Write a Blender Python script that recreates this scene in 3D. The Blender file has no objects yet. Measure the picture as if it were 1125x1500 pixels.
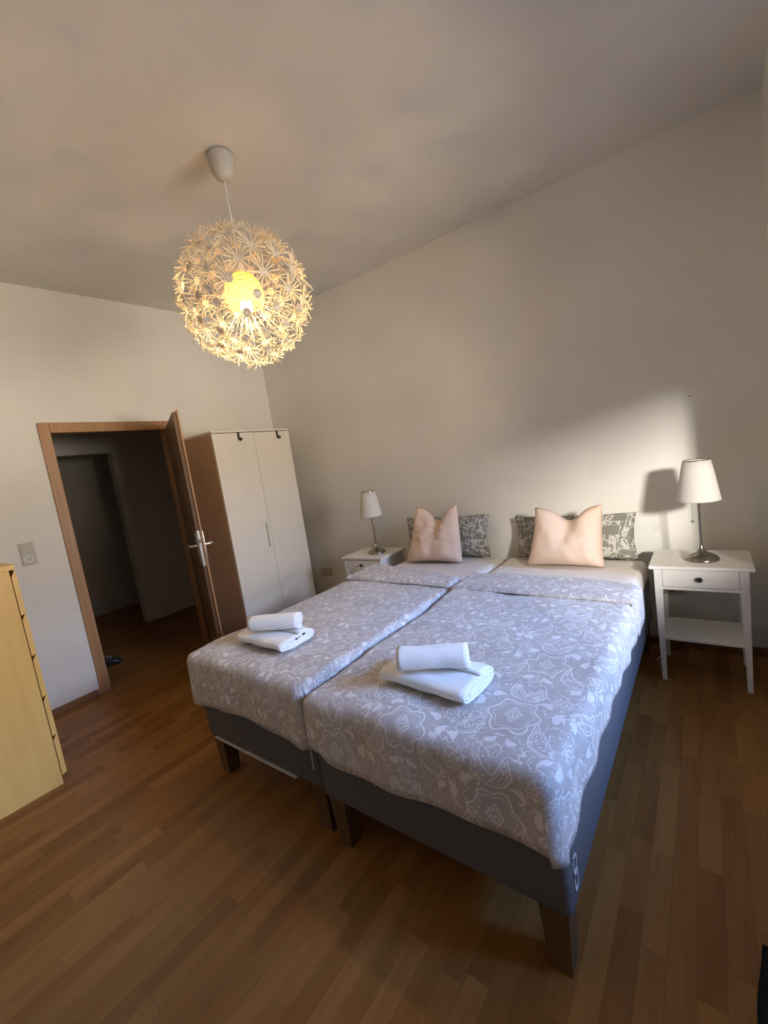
import bpy, bmesh, math, random
from mathutils import Vector, Matrix, Euler, noise
random.seed(7)
S = bpy.context.scene
COL = S.collection
PI = math.pi

# ------------------------------------------------------------------ camera
CAM = Vector((3.857, -3.177, 1.474))
RT = Vector((0.79148203, 0.59336337, -0.1465473))
UP = Vector((0.04490911, 0.1826647, 0.98214906))
FW = Vector((-0.60954029, 0.78393464, -0.1179284))
cd = bpy.data.cameras.new('camera')
cam = bpy.data.objects.new('camera', cd); COL.objects.link(cam)
cam.matrix_world = Matrix(((RT.x, UP.x, -FW.x, CAM.x), (RT.y, UP.y, -FW.y, CAM.y), (RT.z, UP.z, -FW.z, CAM.z), (0, 0, 0, 1)))
cd.sensor_fit = 'HORIZONTAL'; cd.sensor_width = 36; cd.lens = 622.327 / 1125 * 36
cd.clip_start = 0.02
S.camera = cam

# ------------------------------------------------------------------ light and exposure
S.view_settings.view_transform = 'Standard'
S.view_settings.look = 'None'
S.view_settings.gamma = 1
S.view_settings.use_curve_mapping = False
S.view_settings.exposure = 0.18
W = bpy.data.worlds.new('world'); S.world = W; W.use_nodes = True
W.node_tree.nodes['Background'].inputs[0].default_value = (0.45, 0.58, 1.0, 1)
W.node_tree.nodes['Background'].inputs[1].default_value = 0.6

def area(name, loc, target, sx, sy, power, col):
    ld = bpy.data.lights.new(name, 'AREA'); ld.shape = 'RECTANGLE'; ld.size = sx; ld.size_y = sy
    ld.energy = power; ld.color = col
    o = bpy.data.objects.new(name, ld); COL.objects.link(o); o.location = loc
    o.rotation_euler = (Vector(target) - Vector(loc)).to_track_quat('-Z', 'Y').to_euler()
    return o
# daylight outside the window in the right wall: open blue sky above, and a small bright reflection from across the street
area('daylight_high_sky', (8.4, -1.4, 3.75), (3.2, -1.8, 0.5), 2.4, 0.7, 470, (0.12, 0.36, 1.0))
area('daylight_low_sky', (8.4, -1.4, 2.85), (2.5, -1.8, 0.7), 2.4, 0.7, 330, (0.60, 0.72, 1.0))
area('daylight_glint', (6.40, -4.85, 2.35), (3.2, 0.0, 1.1), 0.50, 0.42, 400, (1.0, 0.95, 0.86))
area('daylight_street', (8.8, -1.3, 0.95), (3.0, -1.9, 1.4), 4.4, 1.9, 690, (1.0, 0.89, 0.74))

# ------------------------------------------------------------------ material helpers
class Ex:
    """socket wrapper: arithmetic on shader sockets"""
    def __init__(s, nt, sock): s.nt = nt; s.k = sock
    def _m(s, op, a=None, b=None):
        n = s.nt.nodes.new('ShaderNodeMath'); n.operation = op
        for i, v in enumerate((s, a, b)):
            if v is None: continue
            if isinstance(v, Ex): s.nt.links.new(v.k, n.inputs[i])
            else: n.inputs[i].default_value = v
        return Ex(s.nt, n.outputs[0])
    def __add__(s, o): return s._m('ADD', o)
    __radd__ = __add__
    def __mul__(s, o): return s._m('MULTIPLY', o)
    __rmul__ = __mul__
    def __sub__(s, o): return s._m('SUBTRACT', o)
    def __rsub__(s, o): return s._m('MULTIPLY', -1.0)._m('ADD', o)
    def __truediv__(s, o): return s._m('DIVIDE', o)
    def lt(s, o): return s._m('LESS_THAN', o)
    def gt(s, o): return s._m('GREATER_THAN', o)
    def abs(s): return s._m('ABSOLUTE')
    def mod(s, o): return s._m('FLOORED_MODULO', o)
    def sqrt(s): return s._m('SQRT')
    def cos(s): return s._m('COSINE')
    def sin(s): return s._m('SINE')
    def max(s, o): return s._m('MAXIMUM', o)
    def min(s, o): return s._m('MINIMUM', o)
    def floor(s): return s._m('FLOOR')
    def atan2(s, o): return s._m('ARCTAN2', o)
    def step(s, a, b):
        n = s.nt.nodes.new('ShaderNodeMapRange'); n.interpolation_type = 'SMOOTHSTEP'
        s.nt.links.new(s.k, n.inputs[0]); n.inputs[1].default_value = a; n.inputs[2].default_value = b
        return Ex(s.nt, n.outputs[0])

class Mat:
    def __init__(s, name, base=(0.8, 0.8, 0.8), rough=0.5, metal=0.0, spec=0.5):
        s.m = bpy.data.materials.new(name); s.m.use_nodes = True
        s.nt = s.m.node_tree; s.b = s.nt.nodes['Principled BSDF']
        s.b.inputs['Base Color'].default_value = (*base, 1)
        s.b.inputs['Roughness'].default_value = rough
        s.b.inputs['Metallic'].default_value = metal
        s.b.inputs['Specular IOR Level'].default_value = spec
    def node(s, t, **kw):
        n = s.nt.nodes.new(t)
        for k, v in kw.items(): setattr(n, k, v)
        return n
    def link(s, a, b): s.nt.links.new(a.k if isinstance(a, Ex) else a, b)
    def coord(s, which='Object'): return s.node('ShaderNodeTexCoord').outputs[which]
    def noise(s, vec, scale, detail=3, rough=0.5, dim='3D'):
        n = s.node('ShaderNodeTexNoise'); n.inputs['Scale'].default_value = scale
        n.inputs['Detail'].default_value = detail; n.inputs['Roughness'].default_value = rough
        if vec is not None: s.link(vec, n.inputs['Vector'])
        return Ex(s.nt, n.outputs[0])
    def mapping(s, vec, scale=(1, 1, 1)):
        n = s.node('ShaderNodeMapping'); s.link(vec, n.inputs[0]); n.inputs['Scale'].default_value = scale
        return n.outputs[0]
    def mix(s, fac, c0, c1):
        n = s.node('ShaderNodeMix', data_type='RGBA')
        if isinstance(fac, (int, float)): n.inputs[0].default_value = fac
        else: s.link(fac, n.inputs[0])
        for i, c in ((6, c0), (7, c1)):
            if isinstance(c, tuple): n.inputs[i].default_value = (*c, 1)
            else: s.link(c, n.inputs[i])
        return n.outputs[2]
    def color(s, c): s.link(c, s.b.inputs['Base Color'])
    def bump(s, h, strength=0.2, dist=0.01):
        n = s.node('ShaderNodeBump'); n.inputs['Strength'].default_value = strength; n.inputs['Distance'].default_value = dist
        s.link(h, n.inputs['Height']); s.link(n.outputs[0], s.b.inputs['Normal'])

def m_plaster(name, base, var=0.03):
    M = Mat(name, base, 0.9, spec=0.2)
    c = M.coord()
    n = M.noise(c, 1.6, 4, 0.6)
    M.color(M.mix(n.step(0.3, 0.7), tuple(x * (1 - var) for x in base), tuple(min(1, x * (1 + var)) for x in base)))
    M.bump(M.noise(c, 55, 3, 0.6), 0.12, 0.004)
    return M.m
def m_plain(name, base, rough=0.5, metal=0, bump=0, bscale=200, var=0.05):
    M = Mat(name, base, rough, metal)
    c = M.coord(); n = M.noise(c, 9, 3)
    M.color(M.mix(n, tuple(x * (1 - var) for x in base), tuple(min(1, x * (1 + var)) for x in base)))
    if bump: M.bump(M.noise(c, bscale, 2), bump, 0.003)
    return M.m
def m_wood(name, dark, light, stretch, rough=0.45, rnd=None, amount=0.55):
    """grain along the axis with the small stretch value; rnd: 'object' or 'island' tone per piece"""
    M = Mat(name, light, rough, spec=0.4)
    c = M.coord()
    if rnd: M.b.inputs['Specular IOR Level'].default_value = 0.25
    if rnd:
        if rnd == 'object': r = Ex(M.nt, M.node('ShaderNodeObjectInfo').outputs['Random'])
        else: r = Ex(M.nt, M.node('ShaderNodeNewGeometry').outputs['Random Per Island'])
        add = M.node('ShaderNodeVectorMath', operation='ADD'); M.link(c, add.inputs[0])
        cmb = M.node('ShaderNodeCombineXYZ'); M.link(r * 37.0, cmb.inputs[0]); M.link(r * 91.0, cmb.inputs[1])
        M.link(cmb.outputs[0], add.inputs[1]); c = add.outputs[0]
    g = M.noise(M.mapping(c, stretch), 1.0, 5, 0.62)
    f = g.step(0.28, 0.72) * amount
    if rnd: f = f + (r * 7.13).mod(1.0) * (1 - amount)
    M.color(M.mix(f, dark, light))
    M.bump(g, 0.06, 0.002)
    return M.m

def uvco(M):
    n = M.node('ShaderNodeSeparateXYZ'); M.link(M.coord('UV'), n.inputs[0])
    return Ex(M.nt, n.outputs[0]), Ex(M.nt, n.outputs[1])
def m_paisley(name, ground, white, sc=1.0):
    """printed paisley: scalloped medallions with a diamond, curved drops in pairs, leaves, fine filigree and dots"""
    M = Mat(name, ground, 0.85, spec=0.15)
    u, v = uvco(M)
    uv = M.coord('UV')
    wob = M.noise(uv, 16 / sc, 2); wob2 = M.noise(uv, 19 / sc, 2)
    u = u * (1 / sc) + (wob - 0.5) * 0.030; v = v * (1 / sc) + (wob2 - 0.5) * 0.030
    TX, TY = 0.34, 0.40
    col = (u / TX).floor()
    v = v + (col.mod(2.0)) * (TY / 2)
    px = u.mod(TX) - TX / 2; py = v.mod(TY) - TY / 2
    ax = px.abs()
    masks = []
    def ring(cx, cy, R, lobes, amp, wd):
        dx = ax - cx; dy = py - cy
        r = (dx * dx + dy * dy).sqrt()
        if lobes: rr = r - (dy.atan2(dx) * lobes).cos() * (amp * R)
        else: rr = r
        masks.append((rr - R).abs().lt(wd)); return r
    r0 = ring(0, 0, 0.082, 6, 0.13, 0.0038)
    ring(0, 0, 0.066, 6, 0.10, 0.0012)
    d = ax * (1 / 0.030) + py.abs() * (1 / 0.040)
    masks.append((d - 1.0).abs().lt(0.09)); masks.append((d - 0.62).abs().lt(0.07)); masks.append(d.lt(0.2))
    def drop(cx, cy, ang, L, wd, bend, fill=False):
        c, s_ = math.cos(ang), math.sin(ang)
        dx = ax - cx; dy = py - cy
        lx = dx * c + dy * s_; ly = dy * c - dx * s_
        lx = lx - ly * ly * bend
        t = (ly * (1 / L) + 0.5)
        t = t.max(0.0).min(1.0)
        w = t.sqrt() * (1.0 - t) * (wd * 2.6)
        f = lx.abs() - w
        ins = ly.abs().lt(L / 2)
        if fill: masks.append(f.lt(0.0) * ins)
        else:
            masks.append(f.abs().lt(0.0030) * ins)
            masks.append((f + 0.010).abs().lt(0.0014) * ins)
            masks.append((lx.abs().lt(0.0035)) * ((ly * 420.0).sin().gt(0.0)) * ly.abs().lt(L * 0.3))
    drop(0.105, -0.085, 0.55, 0.15, 0.030, 5.0)
    drop(0.040, 0.150, -0.45, 0.13, 0.024, -6.0)
    drop(0.135, 0.045, -0.3, 0.06, 0.016, 14.0, True)
    drop(0.085, 0.105, 1.2, 0.055, 0.015, -16.0, True)
    drop(0.030, -0.130, 0.9, 0.050, 0.014, 15.0, True)
    drop(0.150, -0.165, 2.4, 0.055, 0.014, -14.0, True)
    ring(0.135, 0.135, 0.026, 8, 0.18, 0.0022); ring(0.135, 0.135, 0.010, 0, 0, 0.0022)
    ring(0.0, -0.175, 0.022, 5, 0.2, 0.0022)
    # filigree and dots outside the medallion
    out = r0.gt(0.10)
    n1 = M.noise(uv, 22 / sc, 1.5)
    masks.append((n1 - 0.5).abs().lt(0.012) * out)
    vo = M.node('ShaderNodeTexVoronoi'); M.link(uv, vo.inputs['Vector']); vo.inputs['Scale'].default_value = 48 / sc
    dv = Ex(M.nt, vo.outputs['Distance'])
    masks.append(dv.lt(0.20) * M.noise(uv, 9 / sc, 1).gt(0.5))
    m = masks[0]
    for k in masks[1:]: m = m.max(k)
    tone = M.noise(uv, 5, 2).step(0.3, 0.7)
    g = M.mix(tone, tuple(x * 0.96 for x in ground), tuple(x * 1.04 for x in ground))
    M.color(M.mix(m, g, white))
    M.bump(M.noise(uv, 420, 2), 0.12, 0.002)
    M.b.inputs['Sheen Weight'].default_value = 0.15
    return M.m
def m_strokes(name, ground, white):
    """dark cushion print: crossing white brush strokes and specks"""
    M = Mat(name, ground, 0.85, spec=0.15)
    uv = M.coord('UV')
    a = M.noise(M.mapping(uv, (22, 8, 1)), 1.0, 3); b = M.noise(M.mapping(uv, (9, 24, 1)), 1.0, 3)
    k = M.noise(uv, 8, 2)
    m = ((a - 0.5).abs().lt(0.025) * k.gt(0.45)).max((b - 0.52).abs().lt(0.024) * k.lt(0.58))
    vo = M.node('ShaderNodeTexVoronoi'); M.link(uv, vo.inputs['Vector']); vo.inputs['Scale'].default_value = 38
    m = m.max(Ex(M.nt, vo.outputs['Distance']).lt(0.17) * k.gt(0.5))
    M.color(M.mix(m, ground, white))
    M.bump(M.noise(uv, 350, 2), 0.1, 0.002)
    return M.m
def m_terry(name, base):
    M = Mat(name, base, 0.95, spec=0.1)
    c = M.coord(); n = M.noise(c, 260, 2)
    M.bump(n, 0.6, 0.004); M.b.inputs['Sheen Weight'].default_value = 0.3
    return M.m
def m_fabric(name, base, sc=300, var=0.12):
    M = Mat(name, base, 0.9, spec=0.15)
    c = M.coord(); n = M.noise(c, sc, 2)
    M.color(M.mix(n.step(0.3, 0.7), tuple(x * (1 - var) for x in base), tuple(x * (1 + var) for x in base)))
    M.bump(n, 0.25, 0.002)
    return M.m
def m_translucent(name, base, fac, rough=0.8):
    M = Mat(name, base, rough, spec=0.2)
    tr = M.node('ShaderNodeBsdfTranslucent'); tr.inputs[0].default_value = (*base, 1)
    mx = M.node('ShaderNodeMixShader'); mx.inputs[0].default_value = fac
    M.link(M.b.outputs[0], mx.inputs[1]); M.link(tr.outputs[0], mx.inputs[2])
    M.link(mx.outputs[0], M.nt.nodes['Material Output'].inputs[0])
    return M.m
def m_emit(name, col, st):
    M = Mat(name, col, 0.5)
    M.b.inputs['Emission Color'].default_value = (*col, 1); M.b.inputs['Emission Strength'].default_value = st
    return M.m
def m_glass(name):
    M = Mat(name, (1, 1, 1), 0.05)
    tr = M.node('ShaderNodeBsdfTransparent'); mx = M.node('ShaderNodeMixShader'); mx.inputs[0].default_value = 0.94
    gl = M.node('ShaderNodeBsdfGlossy'); gl.inputs['Roughness'].default_value = 0.03
    M.link(gl.outputs[0], mx.inputs[1]); M.link(tr.outputs[0], mx.inputs[2])
    M.link(mx.outputs[0], M.nt.nodes['Material Output'].inputs[0])
    return M.m

MT = dict(
    wall=m_plaster('wall_paint', (0.79, 0.77, 0.72)),
    ceil=m_plaster('ceiling_paint', (0.75, 0.725, 0.68), 0.05),
    plank=m_wood('laminate_strip', (0.195, 0.076, 0.018), (0.37, 0.172, 0.047), (26, 2.2, 10), 0.42, 'object', 0.34),
    plank_s=m_wood('laminate_strip_joined', (0.195, 0.076, 0.018), (0.37, 0.172, 0.047), (26, 2.2, 10), 0.42, 'island', 0.34),
    joint=m_plain('laminate_joint', (0.14, 0.07, 0.03), 0.8),
    skirt=m_wood('skirting_wood', (0.20, 0.09, 0.035), (0.34, 0.17, 0.07), (14, 1.5, 14), 0.45),
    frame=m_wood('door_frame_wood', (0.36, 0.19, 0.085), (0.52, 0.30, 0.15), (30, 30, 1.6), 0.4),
    leafw=m_wood('door_leaf_wood_unlit', (0.11, 0.055, 0.018), (0.19, 0.10, 0.04), (30, 30, 1.6), 0.4),  # darker than the frame: the leaf's unlit face put into the colour
    steel=m_plain('brushed_steel', (0.72, 0.70, 0.66), 0.28, 1.0),
    nickel=m_plain('satin_nickel', (0.36, 0.325, 0.28), 0.22, 1.0),
    white=m_plain('white_lacquer', (0.83, 0.81, 0.77), 0.35),
    wardw=m_plain('wardrobe_white', (0.83, 0.78, 0.68), 0.42),
    wards=m_plain('wardrobe_side_shaded', (0.56, 0.41, 0.27), 0.55),  # door's shade and brown bounce put into the side's colour
    black=m_plain('black_metal', (0.02, 0.018, 0.016), 0.4),
    birch=m_wood('birch_veneer', (0.80, 0.49, 0.145), (0.90, 0.60, 0.21), (18, 18, 1.8), 0.4),
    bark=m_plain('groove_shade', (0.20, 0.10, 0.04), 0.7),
    base=m_fabric('bed_base_grey_fabric', (0.118, 0.115, 0.118), 420),
    legw=m_wood('bed_leg_wood', (0.085, 0.046, 0.02), (0.15, 0.085, 0.04), (20, 20, 3), 0.45),
    sheet=m_fabric('white_sheet', (0.80, 0.76, 0.71), 350, 0.02),
    paisley=m_paisley('paisley_duvet', (0.49, 0.45, 0.425), (0.75, 0.725, 0.70), 0.86),
    stroke=m_strokes('grey_pillow_print', (0.235, 0.225, 0.195), (0.58, 0.56, 0.50)),
    pink=m_fabric('pale_pink_cotton', (0.78, 0.585, 0.45), 260, 0.03),
    terry=m_terry('white_terry', (0.92, 0.92, 0.91)),
    shade=m_translucent('lamp_shade_cloth', (0.84, 0.80, 0.75), 0.25),
    paper=m_translucent('white_paper', (0.84, 0.76, 0.62), 0.35),
    globe=m_translucent('diffuser_globe', (0.90, 0.66, 0.22), 0.5),
    bulb=m_emit('warm_bulb', (1.0, 0.74, 0.32), 14),
    plastic=m_plain('white_plastic', (0.74, 0.72, 0.67), 0.4),
    cap=m_plain('grey_plastic', (0.50, 0.485, 0.45), 0.5),
    disc=m_plain('paper_disc', (0.66, 0.60, 0.52), 0.8),
    sock=m_plain('cream_plastic', (0.45, 0.42, 0.35), 0.4),
    hall=m_plaster('hall_paint', (0.74, 0.70, 0.64)),
    rubber=m_plain('dark_rubber', (0.015, 0.015, 0.016), 0.6),
    shoe=m_plain('dark_shoe_leather', (0.03, 0.03, 0.034), 0.4),
    green=m_fabric('dark_green_wool', (0.022, 0.030, 0.024), 200, 0.2),
    label=m_plain('white_label', (0.62, 0.60, 0.60), 0.7),
    glass=m_glass('window_glass'),
)

# ------------------------------------------------------------------ geometry helpers
class MB:
    def __init__(s): s.bm = bmesh.new()
    def box(s, x0, x1, y0, y1, z0, z1, bev=0.0, seg=2):
        v = [s.bm.verts.new((x, y, z)) for x in (x0, x1) for y in (y0, y1) for z in (z0, z1)]
        fs = [(0, 1, 3, 2), (4, 6, 7, 5), (0, 4, 5, 1), (2, 3, 7, 6), (0, 2, 6, 4), (1, 5, 7, 3)]
        fl = [s.bm.faces.new([v[i] for i in f]) for f in fs]
        if bev:
            ed = list({e for f in fl for e in f.edges})
            bmesh.ops.bevel(s.bm, geom=ed, offset=bev, segments=seg, affect='EDGES', profile=0.5)
        return s
    def taper(s, c0, s0, c1, s1):
        """box from centre c0 with half sizes s0 to centre c1 with half sizes s1 (both horizontal)"""
        v = []
        for c, h in ((c0, s0), (c1, s1)):
            for dx, dy in ((-1, -1), (1, -1), (1, 1), (-1, 1)):
                v.append(s.bm.verts.new((c[0] + dx * h[0], c[1] + dy * h[1], c[2])))
        for f in ((3, 2, 1, 0), (4, 5, 6, 7), (0, 1, 5, 4), (1, 2, 6, 5), (2, 3, 7, 6), (3, 0, 4, 7)):
            s.bm.faces.new([v[i] for i in f])
        return s
    def lathe(s, prof, c=(0, 0, 0), n=32, axis='z', wob=None):
        rings = []
        for (r, z) in prof:
            ring = []
            for k in range(n):
                a = 2 * PI * k / n
                rr = r * (1 + (wob(k, z) if wob else 0))
                p = (rr * math.cos(a), rr * math.sin(a), z)
                if axis == 'x': p = (p[2], p[0], p[1])
                if axis == 'y': p = (p[0], p[2], p[1])
                ring.append(s.bm.verts.new((c[0] + p[0], c[1] + p[1], c[2] + p[2])))
            rings.append(ring)
        for a, b in zip(rings, rings[1:]):
            for k in range(n): s.bm.faces.new((a[k], a[(k + 1) % n], b[(k + 1) % n], b[k]))
        for ring, r in ((rings[0], prof[0][0]), (rings[-1], prof[-1][0])):
            if r > 1e-5 and prof[0] != prof[-1] and not getattr(s, 'open', False):
                s.bm.faces.new(ring if ring is rings[-1] else ring[::-1])
        return s
    def tube(s, pts, r, n=8):
        pts = [Vector(p) for p in pts]; rings = []
        for i, p in enumerate(pts):
            t = (pts[min(i + 1, len(pts) - 1)] - pts[max(i - 1, 0)]).normalized()
            ref = Vector((0, 0, 1)) if abs(t.z) < 0.9 else Vector((1, 0, 0))
            a = t.cross(ref).normalized(); b = t.cross(a)
            rr = r[i] if isinstance(r, (list, tuple)) else r
            rings.append([s.bm.verts.new(p + a * rr * math.cos(2 * PI * k / n) + b * rr * math.sin(2 * PI * k / n)) for k in range(n)])
        for a, b in zip(rings, rings[1:]):
            for k in range(n): s.bm.faces.new((a[k], a[(k + 1) % n], b[(k + 1) % n], b[k]))
        s.bm.faces.new(rings[0][::-1]); s.bm.faces.new(rings[-1])
        return s
    def sphere(s, c, r, n=16, sz=1.0):
        bmesh.ops.create_uvsphere(s.bm, u_segments=n, v_segments=max(6, n // 2), radius=r, matrix=Matrix.Translation(c) @ Matrix.Diagonal((1, 1, sz, 1)))
        return s
    def prism(s, poly, x0, x1, axis='x'):
        """polygon in the two other axes, extruded along axis"""
        def P(a, t): return {'x': (t, a[0], a[1]), 'y': (a[0], t, a[1]), 'z': (a[0], a[1], t)}[axis]
        A = [s.bm.verts.new(P(a, x0)) for a in poly]; B = [s.bm.verts.new(P(a, x1)) for a in poly]
        n = len(poly)
        s.bm.faces.new(A[::-1]); s.bm.faces.new(B)
        for k in range(n): s.bm.faces.new((A[k], A[(k + 1) % n], B[(k + 1) % n], B[k]))
        return s
    def mesh(s, name, mat, smooth=False, recalc=True):
        if recalc: bmesh.ops.recalc_face_normals(s.bm, faces=s.bm.faces)
        me = bpy.data.meshes.new(name); s.bm.to_mesh(me); s.bm.free()
        me.materials.append(mat)
        if smooth:
            for p in me.polygons: p.use_smooth = True
            if smooth != 'all':
                try: me.set_sharp_from_angle(angle=math.radians(38))
                except Exception: pass
        return me
    def build(s, name, mat, parent=None, smooth=False, recalc=True):
        return link(name, s.mesh(name, mat, smooth, recalc), parent)
def link(name, me, parent=None):
    o = bpy.data.objects.new(name, me); COL.objects.link(o)
    if parent is not None: o.parent = parent
    return o
def tag(o, label=None, cat=None, group=None, kind=None):
    if label: o['label'] = label
    if cat: o['category'] = cat
    if group: o['group'] = group
    if kind: o['kind'] = kind
    return o
def thing(name, loc, label, cat, group=None, rz=0):
    o = bpy.data.objects.new(name, None); COL.objects.link(o); o.location = loc; o.rotation_euler = (0, 0, rz)
    o.empty_display_size = 0.1
    return tag(o, label, cat, group)
def struct(o): o['kind'] = 'structure'; return o
def dup(o, parent=None):
    c = o.copy(); COL.objects.link(c)
    if parent is not None: c.parent = parent
    for ch in list(o.children): dup(ch, c)
    return c

# ------------------------------------------------------------------ room shell
XR, YF = 4.90, -4.30          # right wall, wall behind the camera
JX, JY = 4.15, -0.70          # the wall steps in beside the right nightstand
def ceil_z(x, y): return 3.14 - 0.024 * x + 0.021 * y
H = 3.10
def slab_under_ceiling(mb, x0, x1, y0, y1, z0=0.0):
    """wall piece whose top follows the ceiling"""
    vs = []
    for z in (0, 1):
        for x, y in ((x0, y0), (x1, y0), (x1, y1), (x0, y1)):
            vs.append(mb.bm.verts.new((x, y, z0 if z == 0 else ceil_z(x, y) + 0.01)))
    for f in ((3, 2, 1, 0), (4, 5, 6, 7), (0, 1, 5, 4), (1, 2, 6, 5), (2, 3, 7, 6), (3, 0, 4, 7)):
        mb.bm.faces.new([vs[i] for i in f])
mb = MB(); slab_under_ceiling(mb, -0.12, JX, 0.0, 0.15); wb = struct(mb.build('wall_back', MT['wall']))
# left wall with the doorway
DY0, DY1, DZ = -2.075, -1.205, 2.045       # clear opening
mb = MB(); slab_under_ceiling(mb, -0.12, 0, YF, DY0 - 0.02); slab_under_ceiling(mb, -0.12, 0, DY1 + 0.02, 0.0)
slab_under_ceiling(mb, -0.12, 0, DY0 - 0.02, DY1 + 0.02, DZ + 0.02); struct(mb.build('wall_left', MT['wall']))
mb = MB(); slab_under_ceiling(mb, -0.12, XR + 0.3, YF - 0.15, YF); struct(mb.build('wall_front', MT['wall']))
# right wall: projecting part at the back, then the window wall
WINS = ((-1.93, -0.85, 1.05, 2.20), (-3.24, -1.98, 1.38, 1.95))    # y0, y1, sill, head
mb = MB(); slab_under_ceiling(mb, JX, XR + 0.3, JY, 0.15)
slab_under_ceiling(mb, XR, XR + 0.22, YF, -3.24); slab_under_ceiling(mb, XR, XR + 0.22, -0.85, JY)
slab_under_ceiling(mb, XR, XR + 0.22, -1.98, -1.93); slab_under_ceiling(mb, XR, XR + 0.22, -3.24, -1.98, 1.95); slab_under_ceiling(mb, XR, XR + 0.22, -1.93, -0.85, 2.20)
for a, b, c, d in WINS: mb.box(XR, XR + 0.22, a, b, 0, c)
struct(mb.build('wall_right', MT['wall']))
mb = MB()
for x0, x1, y0, y1 in ((-0.12, XR + 0.3, YF - 0.15, 0.15),):
    vs = []
    for t in (0, 0.12):
        for x, y in ((x0, y0), (x1, y0), (x1, y1), (x0, y1)): vs.append(mb.bm.verts.new((x, y, ceil_z(x, y) + t)))
    for f in ((3, 2, 1, 0), (4, 5, 6, 7), (0, 1, 5, 4), (1, 2, 6, 5), (2, 3, 7, 6), (3, 0, 4, 7)): mb.bm.faces.new([vs[i] for i in f])
struct(mb.build('ceiling', MT['ceil']))
# windows (out of frame): frame and pane
for k, (a, b, c, d) in enumerate(WINS):
    mb = MB(); fw = 0.04
    mb.box(XR + 0.15, XR + 0.20, a, a + fw, c, d); mb.box(XR + 0.15, XR + 0.20, b - fw, b, c, d)
    mb.box(XR + 0.15, XR + 0.20, a + fw, b - fw, c, c + fw); mb.box(XR + 0.15, XR + 0.20, a + fw, b - fw, d - fw, d)
    win = struct(mb.build('window_%d' % (k + 1), MT['white']))
    MB().box(XR + 0.17, XR + 0.175, a + fw, b - fw, c + fw, d - fw).build('window_pane', MT['glass'], win)

# hallway behind the door
mb = MB(); mb.box(-1.62, -1.5, -1.116, 0.0, 0, 2.6)
mb.box(-1.62, -1.5, -3.4, -1.116, 2.02, 2.6); struct(mb.build('wall_hall_side', MT['hall']))
struct(MB().box(-2.8, -2.68, -3.4, 0.0, 0, 2.6).build('wall_hall_far', MT['hall']))
struct(MB().box(-2.8, -0.12, -3.5, -3.4, 0, 2.6).build('wall_hall_left', MT['hall']))
struct(MB().box(-2.8, -0.12, 0.0, 0.12, 0, 2.6).build('wall_hall_right', MT['hall']))
struct(MB().box(-2.8, -0.12, -3.5, 0.12, 2.6, 2.7).build('ceiling_hall', MT['hall']))

# ------------------------------------------------------------------ floor: laminate strips
floor = struct(MB().box(-2.8, XR + 0.3, YF - 0.15, 1.0, -0.08, -0.006).build('floor', MT['joint']))
SW = 0.0655
def project(p):
    d = Vector(p) - CAM; z = d.dot(FW)
    if z < 0.05: return None
    return 562.5 + 622.327 * d.dot(RT) / z, 750 - 622.327 * d.dot(UP) / z, z
rows = []
rng = random.Random(3)
x = -2.78
while x < XR:
    y = YF - rng.random() * 0.4
    yend = 0.0 if x > -0.1 else 0.95
    while y < yend:
        L = rng.choice((0.28, 0.34, 0.40, 0.46, 0.52))
        y1 = min(y + L, yend)
        if y1 - y > 0.03 and y1 > YF:
            cx, cy = x + SW / 2, (y + y1) / 2
            pr = project((cx, cy, 0)); sc = 0
            if pr and -40 < pr[0] < 1165 and -40 < pr[1] < 1560:
                sc = SW * (y1 - y) * 622 ** 2 / pr[2] ** 3 * CAM.z
                if 1.95 < cx < 3.45 and cy > -1.6: sc = 0                      # under the beds
                if cx < 1.0 and cy < -2.75: sc = 0                             # under the chest
                if cx < 1.7 and cy > -1.25: sc = 0                             # behind the bed
                if cx < -0.1: sc *= 0.5
            rows.append((sc, x, y, y1))
        y = y1
    x += SW
rows.sort(key=lambda r: -r[0])
cache = {}
G = 0.00025
for sc, x, y, y1 in rows[:300]:
    key = round(y1 - y, 3)
    if key not in cache:
        cache[key] = MB().box(-SW / 2 + G, SW / 2 - G, -(y1 - y) / 2 + G, (y1 - y) / 2 - G, -0.006, 0).mesh('plank', MT['plank'])
    o = link('plank', cache[key], floor); o.location = (x + SW / 2, (y + y1) / 2, 0)
mb = MB()
for sc, x, y, y1 in rows[300:]: mb.box(x + G, x + SW - G, y + G, y1 - G, -0.006, 0)
mb.build('plank_field', MT['plank_s'], floor)['kind'] = 'stuff'

# ------------------------------------------------------------------ skirting
struct(MB().box(0, 0.014, YF, -2.15, 0, 0.052, 0.003).build('baseboard_left', MT['skirt']))
struct(MB().box(0, 0.014, -1.12, -0.014, 0, 0.052, 0.003).build('baseboard_corner', MT['skirt']))
struct(MB().box(0, JX, -0.014, 0, 0, 0.052, 0.003).build('baseboard_back', MT['skirt']))
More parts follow.
